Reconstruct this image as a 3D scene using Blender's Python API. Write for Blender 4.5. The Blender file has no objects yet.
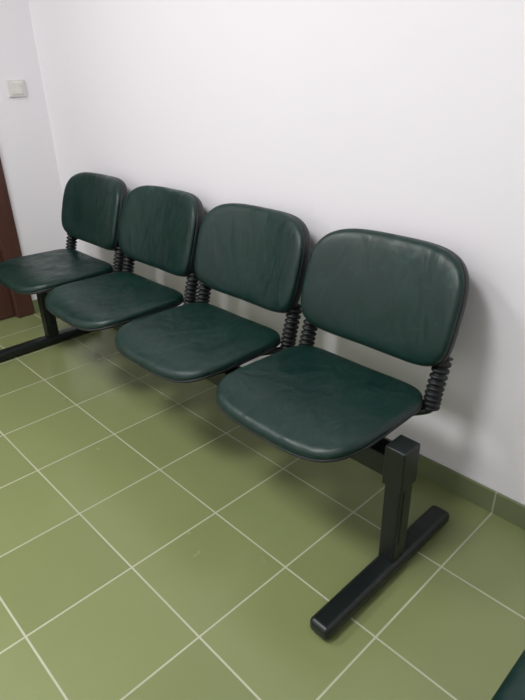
import bpy, bmesh, math
from mathutils import Vector, Matrix
T=0.30
scene=bpy.context.scene
scene.view_settings.view_transform='Standard'
COL=bpy.context.collection

# ---------------------------------------------------------------- materials
def newmat(name):
    m=bpy.data.materials.new(name); m.use_nodes=True
    nt=m.node_tree; b=nt.nodes['Principled BSDF']
    return m,nt,b
def rgb(r,g,b):
    f=lambda c:(c/255/12.92) if c/255<=.04045 else ((c/255+.055)/1.055)**2.4
    return (f(r),f(g),f(b),1)
def mnode(nt,op,a,b=None,clamp=False):
    n=nt.nodes.new('ShaderNodeMath'); n.operation=op; n.use_clamp=clamp
    for i,v in enumerate((a,b)):
        if v is None: continue
        if isinstance(v,(int,float)): n.inputs[i].default_value=v
        else: nt.links.new(v,n.inputs[i])
    return n.outputs[0]
def mixc(nt,fac,a,b,mode='MIX'):
    n=nt.nodes.new('ShaderNodeMix'); n.data_type='RGBA'; n.blend_type=mode
    for s,v in ((n.inputs[0],fac),(n.inputs[6],a),(n.inputs[7],b)):
        if isinstance(v,(int,float,tuple)): s.default_value=v
        else: nt.links.new(v,s)
    return n.outputs[2]
def noise(nt,vec,scale,detail=3,dist=0):
    n=nt.nodes.new('ShaderNodeTexNoise'); n.inputs['Scale'].default_value=scale; n.inputs['Detail'].default_value=detail
    n.inputs['Distortion'].default_value=dist
    nt.links.new(vec,n.inputs['Vector']); return n.outputs['Fac']
def bump(nt,b,h,strength,dist):
    n=nt.nodes.new('ShaderNodeBump'); n.inputs['Strength'].default_value=strength; n.inputs['Distance'].default_value=dist
    nt.links.new(h,n.inputs['Height']); nt.links.new(n.outputs[0],b.inputs['Normal'])

def tile_mat(name,axes,c1,c2,grout,gw,rough=.3):
    m,nt,b=newmat(name)
    g=nt.nodes.new('ShaderNodeNewGeometry'); sx=nt.nodes.new('ShaderNodeSeparateXYZ')
    nt.links.new(g.outputs['Position'],sx.inputs[0])
    mask=None; cells=[]
    for a in axes:
        v=mnode(nt,'DIVIDE',sx.outputs[a],T)
        v=mnode(nt,'ADD',v,100.0)
        cells.append(mnode(nt,'FLOOR',v))
        fr=mnode(nt,'FRACT',v)
        d=mnode(nt,'MINIMUM',fr,mnode(nt,'SUBTRACT',1.0,fr))
        mask=d if mask is None else mnode(nt,'MINIMUM',mask,d)
    mr=nt.nodes.new('ShaderNodeMapRange'); mr.interpolation_type='SMOOTHSTEP'
    nt.links.new(mask,mr.inputs[0]); mr.inputs[1].default_value=gw*.6; mr.inputs[2].default_value=gw*1.3
    fac=mr.outputs[0]
    cb=nt.nodes.new('ShaderNodeCombineXYZ'); nt.links.new(cells[0],cb.inputs[0])
    if len(cells)>1: nt.links.new(cells[1],cb.inputs[1])
    wn=nt.nodes.new('ShaderNodeTexWhiteNoise'); nt.links.new(cb.outputs[0],wn.inputs[0])
    n1=noise(nt,g.outputs['Position'],3.0,4)
    n2=noise(nt,g.outputs['Position'],9.0,2)
    f=mnode(nt,'ADD',mnode(nt,'MULTIPLY',wn.outputs[0],.45),mnode(nt,'MULTIPLY',n1,.6),True)
    col=mixc(nt,f,c1,c2)
    col=mixc(nt,mnode(nt,'MULTIPLY',n2,.12),col,tuple(x*.6 for x in c1[:3])+(1,))
    gcol=mixc(nt,n1,grout,tuple(x*.55 for x in grout[:3])+(1,))
    col=mixc(nt,fac,gcol,col)
    nt.links.new(col,b.inputs['Base Color'])
    r=mnode(nt,'ADD',mnode(nt,'MULTIPLY',n2,.06),rough)
    r=mnode(nt,'ADD',r,mnode(nt,'MULTIPLY',mnode(nt,'SUBTRACT',1.0,fac),.3))
    nt.links.new(r,b.inputs['Roughness'])
    bump(nt,b,mnode(nt,'ADD',fac,mnode(nt,'MULTIPLY',n1,.2)),.3,.002)
    return m
FLOOR=tile_mat('floor_tiles',(0,1),rgb(115,123,80),rgb(128,137,91),rgb(188,190,165),.0085,.23)
BASEX=tile_mat('skirting_tiles_x',(0,),rgb(100,110,78),rgb(110,120,86),rgb(165,170,148),.009,.35)
BASEY=tile_mat('skirting_tiles_y',(1,),rgb(100,110,78),rgb(110,120,86),rgb(165,170,148),.009,.35)

def wall_mat(name,c):
    m,nt,b=newmat(name); g=nt.nodes.new('ShaderNodeNewGeometry')
    n=noise(nt,g.outputs['Position'],1.3,3); n2=noise(nt,g.outputs['Position'],160,3)
    col=mixc(nt,n,c,tuple(x*.95 for x in c[:3])+(1,))
    nt.links.new(col,b.inputs['Base Color']); b.inputs['Roughness'].default_value=.75
    bump(nt,b,n2,.15,.001); return m
WALL=wall_mat('white_painted_plaster',rgb(229,227,231))
CEIL=wall_mat('ceiling_paint',rgb(236,236,238))

def leather():
    m,nt,b=newmat('dark_green_leatherette'); tc=nt.nodes.new('ShaderNodeTexCoord')
    o=tc.outputs['Object']
    n=noise(nt,o,5,4); n2=noise(nt,o,420,2)
    col=mixc(nt,n,rgb(3,29,26),rgb(8,44,37))
    # pale worn scuffs
    sc=nt.nodes.new('ShaderNodeMapRange'); nt.links.new(noise(nt,o,22,7,1.5),sc.inputs[0])
    sc.inputs[1].default_value=.60; sc.inputs[2].default_value=.74; sc.inputs[3].default_value=0; sc.inputs[4].default_value=.35
    col=mixc(nt,sc.outputs[0],col,rgb(34,70,62))
    nt.links.new(col,b.inputs['Base Color'])
    mr=nt.nodes.new('ShaderNodeMapRange'); nt.links.new(noise(nt,o,12,6,.8),mr.inputs[0])
    mr.inputs[1].default_value=.3; mr.inputs[2].default_value=.7; mr.inputs[3].default_value=.30; mr.inputs[4].default_value=.54
    nt.links.new(mr.outputs[0],b.inputs['Roughness'])
    b.inputs['Specular IOR Level'].default_value=.42
    mp=nt.nodes.new('ShaderNodeMapping'); mp.inputs['Scale'].default_value=(1.5,1,.6); nt.links.new(o,mp.inputs[0])
    n3=noise(nt,mp.outputs[0],9,2.5,.7)
    h=mnode(nt,'ADD',mnode(nt,'MULTIPLY',n3,1.0),mnode(nt,'MULTIPLY',n2,.04))
    bump(nt,b,h,.5,.012); return m
LEATHER=leather()
def simple(name,c,rough,metal=0.,nsc=40):
    m,nt,b=newmat(name); tc=nt.nodes.new('ShaderNodeTexCoord')
    n=noise(nt,tc.outputs['Object'],nsc,3)
    nt.links.new(mixc(nt,n,c,tuple(x*.75 for x in c[:3])+(1,)),b.inputs['Base Color'])
    b.inputs['Roughness'].default_value=rough; b.inputs['Metallic'].default_value=metal
    return m
STEEL=simple('black_powder_coated_steel',rgb(12,22,21),.38)
PLASTIC=simple('black_plastic_shell',rgb(12,22,24),.5)
RUBBER=simple('black_rubber_bellows',rgb(11,16,18),.5)
SWITCH=simple('switch_white_plastic',rgb(225,223,220),.4)
CHROME=simple('brushed_metal',rgb(170,170,170),.3,1.)
def wood():
    m,nt,b=newmat('dark_brown_wood'); g=nt.nodes.new('ShaderNodeNewGeometry')
    mp=nt.nodes.new('ShaderNodeMapping'); mp.inputs['Scale'].default_value=(12,12,1.2); nt.links.new(g.outputs['Position'],mp.inputs[0])
    n=noise(nt,mp.outputs[0],3,5)
    nt.links.new(mixc(nt,n,rgb(56,32,26),rgb(88,56,44)),b.inputs['Base Color']); b.inputs['Roughness'].default_value=.45
    return m
WOOD=wood()
def emis(name,s):
    m,nt,b=newmat(name); b.inputs['Base Color'].default_value=(.9,.9,.9,1)
    b.inputs['Emission Color'].default_value=(1,.98,.96,1); b.inputs['Emission Strength'].default_value=s; return m
GLOW=emis('diffuser_glow',3.0)

# ---------------------------------------------------------------- mesh helpers
def mkobj(name,verts,faces,mat,parent=None,smooth=False):
    me=bpy.data.meshes.new(name); me.from_pydata([tuple(v) for v in verts],[],faces); me.update()
    bm=bmesh.new(); bm.from_mesh(me); bmesh.ops.recalc_face_normals(bm,faces=bm.faces); bm.to_mesh(me); bm.free()
    if smooth:
        for p in me.polygons: p.use_smooth=True
    me.materials.append(mat)
    o=bpy.data.objects.new(name,me); COL.objects.link(o)
    if parent: o.parent=parent
    return o
def boxes(name,lst,mat,parent=None,bevel=0,seg=3):
    V=[];F=[]
    for lo,hi in lst:
        k=len(V)
        for z in (lo[2],hi[2]):
            V+=[(lo[0],lo[1],z),(hi[0],lo[1],z),(hi[0],hi[1],z),(lo[0],hi[1],z)]
        F+=[tuple(k+i for i in f) for f in ((0,3,2,1),(4,5,6,7),(0,1,5,4),(1,2,6,5),(2,3,7,6),(3,0,4,7))]
    o=mkobj(name,V,F,mat,parent)
    if bevel:
        b=o.modifiers.new('bevel','BEVEL'); b.width=bevel; b.segments=seg; b.limit_method='ANGLE'
        for p in o.data.polygons: p.use_smooth=True
        w=o.modifiers.new('wn','WEIGHTED_NORMAL'); w.keep_sharp=False
    return o
def panel(name,prof,a,b,ex,mp,mat,parent,N=144):
    V=[mp(0,0,prof[0][1])];F=[]
    rings=[]
    for r,n in prof[1:-1]:
        ring=[]
        for i in range(N):
            th=2*math.pi*i/N; c,s=math.cos(th),math.sin(th)
            e_=ex[0] if s>=0 else ex[1]
            e=2.2+(e_-2.2)*min(1,r)**1.5
            x=a*math.copysign(abs(c)**(2/e),c)*r; y=b*math.copysign(abs(s)**(2/e),s)*r
            ring.append(len(V)); V.append(mp(x,y,n))
        rings.append(ring)
    last=len(V); V.append(mp(0,0,prof[-1][1]))
    for i in range(N):
        j=(i+1)%N
        F.append((0,rings[0][i],rings[0][j]))
        for q in range(len(rings)-1):
            F.append((rings[q][i],rings[q+1][i],rings[q+1][j],rings[q][j]))
        F.append((last,rings[-1][j],rings[-1][i]))
    return mkobj(name,V,F,mat,parent,True)
def lathe_path(name,pts,radii,mat,parent,N=24,sx=1.0,sy=1.0,smooth=True):
    V=[];F=[]
    P=[Vector(p) for p in pts]
    for k,p in enumerate(P):
        d=(P[min(k+1,len(P)-1)]-P[max(k-1,0)]).normalized()
        X=Vector((1,0,0)); 
        if abs(d.x)>.9: X=Vector((0,1,0))
        Y=d.cross(X).normalized(); X=Y.cross(d).normalized()
        for i in range(N):
            t=2*math.pi*i/N; V.append(p+X*math.cos(t)*radii[k]*sx+Y*math.sin(t)*radii[k]*sy)
    for k in range(len(P)-1):
        for i in range(N):
            j=(i+1)%N; F.append((k*N+i,k*N+j,(k+1)*N+j,(k+1)*N+i))
    F.append(tuple(range(N))); F.append(tuple((len(P)-1)*N+i for i in range(N)))
    return mkobj(name,V,F,mat,parent,smooth)
def bez(p,t):
    p=[Vector(x) for x in p]
    while len(p)>1: p=[p[i].lerp(p[i+1],t) for i in range(len(p)-1)]
    return p[0]

# ---------------------------------------------------------------- bench
TILT=math.radians(18)
BY=-1.31*T
def bench(centers,legs,loc,rotz):
    e=bpy.data.objects.new('waiting_room_bench',None); COL.objects.link(e)
    e.location=loc; e.rotation_euler=(0,0,rotz); e.empty_display_size=.2
    for k,cx in enumerate(centers):
        a,b=.243,.216
        def smap(x,y,n,cx=cx,a=a,b=b):
            v=y/b
            x2=x*(1-.025*v)-.004
            f=max(0,(-v-.45)/.55)
            z=.421+n-.004*v-.020*f*f-.008*(1-(x/a)**2)*(1 if n>0 else .6)+.008*max(0,v-.4)**2
            return Vector((cx+x2,-.392+y,z))
        panel(f'seat_cushion_{k+1}',[(0,.027),(.25,.027),(.5,.027),(.7,.027),(.85,.0267),(.92,.026),(.96,.024),(.985,.0195),(.997,.013),(1.0,.006),(.994,.002),(.9,.001),(0,.001)],a,b,(6,3.8),smap,LEATHER,e)
        panel(f'seat_shell_{k+1}',[(0,.002),(.5,.002),(.97,.0025),(.990,.003),(1.003,.001),(1.003,-.004),(.985,-.009),(.94,-.013),(.6,-.015),(0,-.015)],a,b,(6,3.8),smap,PLASTIC,e)
        a2,b2=.252,.162
        up=Vector((0,math.sin(TILT),math.cos(TILT))); nn=Vector((0,-math.cos(TILT),math.sin(TILT)))
        C=Vector((cx+.009,-.127,.651))
        def bmap(x,h,n,a=a2,b=b2,C=C,up=up,nn=nn):
            v=h/b
            w=1-.02*v*v-.025*max(v,0)
            n2=n+.036*(x/a)**2-.008*v*v
            return C+Vector((x*w,0,0))+up*h+nn*n2
        panel(f'back_cushion_{k+1}',[(0,.028),(.25,.028),(.5,.028),(.7,.0278),(.82,.0272),(.90,.0255),(.95,.0225),(.98,.018),(.995,.012),(1.0,.006),(.994,.001),(.9,.0),(0,.0)],a2,b2,(3.6,5.4),bmap,LEATHER,e)
        panel(f'back_shell_{k+1}',[(0,.001),(.5,.001),(.97,.0015),(.992,.003),(1.003,.001),(1.005,-.010),(1.0,-.024),(.98,-.032),(.92,-.038),(.6,-.040),(0,-.040)],a2,b2,(3.6,5.4),bmap,PLASTIC,e)
        for j,s in enumerate((-1,1)):
            x=cx+.004+s*.228
            ctrl=[(x,-.192,.392),(x,-.186,.43),(x,-.172,.475),(x,-.150,.54)]
            n=78; pts=[bez(ctrl,i/n) for i in range(n+1)]
            rad=[]
            for i in range(n+1):
                if i>n-2: rad.append(.014)
                else: rad.append((.0185,.0195,.0240,.0270,.0275,.0275,.0270,.0240)[i%8])
            lathe_path(f'bellows_{k+1}_{j+1}',pts,rad,RUBBER,e,24,.85,1.0)
            ctrl=[(x,-.190,.396),(x,-.194,.378),(x-s*.05,-.22,.382),(x-s*.11,-.33,.385),(x-s*.11,-.52,.385)]
            pts=[bez(ctrl,i/20) for i in range(21)]
            lathe_path(f'support_bar_{k+1}_{j+1}',pts,[.0115]*21,STEEL,e,16)
        boxes(f'mount_plate_{k+1}',[((cx-.17,BY-.04,.366),(cx-.13,BY+.04,.402)),((cx+.13,BY-.04,.366),(cx+.17,BY+.04,.402))],STEEL,e,.003)
    x0,x1=legs[0],legs[-1]
    boxes('beam',[((x0-.03,BY-.03,.307),(x1+.022,BY+.03,.372))],STEEL,e,.004)
    for k,x in enumerate(legs):
        boxes(f'leg_post_{k+1}',[((x-.024,BY-.028,.04),(x+.024,BY+.028,.36))],STEEL,e,.004)
        boxes(f'post_collar_{k+1}',[((x-.029,BY-.034,.288),(x+.029,BY+.034,.404))],STEEL,e,.004)
        boxes(f'post_insert_{k+1}',[((x+.020,BY-.014,.10),(x+.027,BY+.014,.345))],STEEL,e,.003)
        boxes(f'foot_{k+1}',[((x-.025,-2.34*T,.006),(x+.035,-.46*T,.046))],STEEL,e,.014,5)
        boxes(f'foot_glides_{k+1}',[((x-.02,-2.25*T,0),(x+.02,-2.10*T,.010)),((x-.02,-.70*T,0),(x+.02,-.55*T,.010))],RUBBER,e,.002)
    return e
S=1.777; C0=-1.268
bench([(C0-S*3)*T,(C0-S*2)*T,(C0-S)*T,C0*T],[-7.13*T,-.340*T],(0,0,0),0)
bench([0,S*T],[0,2.0*T],(3.14*T,-2.6*T,0),-math.pi/2)

# ---------------------------------------------------------------- room
XL,XR,YF,H=-8.65*T,3.16*T,-9.5*T,2.7
boxes('floor',[((XL-.12,YF-.12,-.08),(XR+.12,.12,0))],FLOOR)
boxes('ceiling',[((XL-.12,YF-.12,H),(XR+.12,.12,H+.1))],CEIL)
boxes('wall_back',[((XL-.12,0,0),(XR+.12,.12,H))],WALL)
boxes('wall_right',[((XR,YF,0),(XR+.12,0,H))],WALL)
boxes('wall_front',[((XL-.12,YF-.12,0),(XR+.12,YF,H))],WALL)
dy0,dy1,dh=-1.23*T,-1.23*T-.82,2.03
boxes('wall_left',[((XL-.12,dy0,0),(XL,0,H)),((XL-.12,YF,0),(XL,dy1,H)),((XL-.12,dy1,dh),(XL,dy0,H))],WALL)
bh,bt=.078,.009
boxes('baseboard_back',[((XL,-bt,0),(XR,0,bh))],BASEX,None,.002)
boxes('baseboard_left',[((XL,-.98*T,0),(XL+bt,-bt,bh)),((XL,YF,0),(XL+bt,dy1-.08,bh))],BASEY,None,.002)
boxes('baseboard_right',[((XR-bt,YF,0),(XR,-bt,bh))],BASEY,None,.002)
boxes('baseboard_front',[((XL+bt,YF,0),(XR-bt,YF+bt,bh))],BASEX,None,.002)
d=bpy.data.objects.new('door_1',None); COL.objects.link(d)
tr=.075
boxes('door_frame',[((XL-.10,dy0-.02,0),(XL+.014,dy0+tr,dh+tr)),((XL-.10,dy1-tr,0),(XL+.014,dy1+.02,dh+tr)),((XL-.10,dy1+.02,dh-.02),(XL+.014,dy0-.02,dh+tr))],WOOD,d,.004)
boxes('door_leaf',[((XL-.07,dy1+.022,.006),(XL-.03,dy0-.022,dh-.022))],WOOD,d,.003)
boxes('door_handle',[((XL-.031,dy1+.06,.95),(XL-.024,dy1+.10,1.15)),((XL-.028,dy1+.07,1.04),(XL+.02,dy1+.09,1.06)),((XL+.005,dy1+.07,1.04),(XL+.02,dy1+.19,1.06))],CHROME,d,.003)
sw=bpy.data.objects.new('light_switch',None); COL.objects.link(sw)
boxes('switch_plate',[((XL,-.62*T,3.75*T),(XL+.009,-.32*T,4.01*T))],SWITCH,sw,.003)
boxes('switch_rocker',[((XL+.008,-.57*T,3.79*T),(XL+.013,-.37*T,3.97*T))],SWITCH,sw,.002)

# unseen ceiling light fixtures; the left one is added to soften seat shadows
for lx,ly,en in ((-5.8*T,-6.0*T,29),(-1.6*T,-6.0*T,41)):
    f=bpy.data.objects.new('unseen_ceiling_fixture',None); COL.objects.link(f)
    boxes('housing',[((lx-.31,ly-.31,H-.05),(lx+.31,ly+.31,H))],SWITCH,f,.006)
    boxes('diffuser',[((lx-.28,ly-.28,H-.062),(lx+.28,ly+.28,H-.05))],GLOW,f,.003)
    L=bpy.data.lights.new('fixture_lamp','AREA'); L.shape='RECTANGLE'; L.size=.54; L.size_y=.54; L.energy=en; L.color=(1,.99,.985)
    lo=bpy.data.objects.new('fixture_lamp',L); COL.objects.link(lo); lo.parent=f; lo.location=(lx,ly,H-.075)
w=bpy.data.worlds.new('world'); scene.world=w; w.use_nodes=True
w.node_tree.nodes['Background'].inputs[0].default_value=(.8,.85,.9,1); w.node_tree.nodes['Background'].inputs[1].default_value=.3

# ---------------------------------------------------------------- camera
yaw,pitch,roll=[math.radians(v) for v in (-46.77,26.59,-1.53)]
fw=Vector((math.sin(yaw)*math.cos(pitch),math.cos(yaw)*math.cos(pitch),-math.sin(pitch)))
r=Vector((math.cos(yaw),-math.sin(yaw),0)); u=r.cross(fw)
r2=r*math.cos(roll)+u*math.sin(roll); u2=-r*math.sin(roll)+u*math.cos(roll)
M=Matrix((r2,u2,-fw)).transposed().to_4x4(); M.translation=Vector((1.595,-4.654,4.081))*T
c=bpy.data.cameras.new('camera'); co=bpy.data.objects.new('camera',c); COL.objects.link(co)
co.matrix_world=M; c.sensor_fit='HORIZONTAL'; c.sensor_width=36; c.lens=562.8/525*36; c.clip_start=.02
scene.camera=co
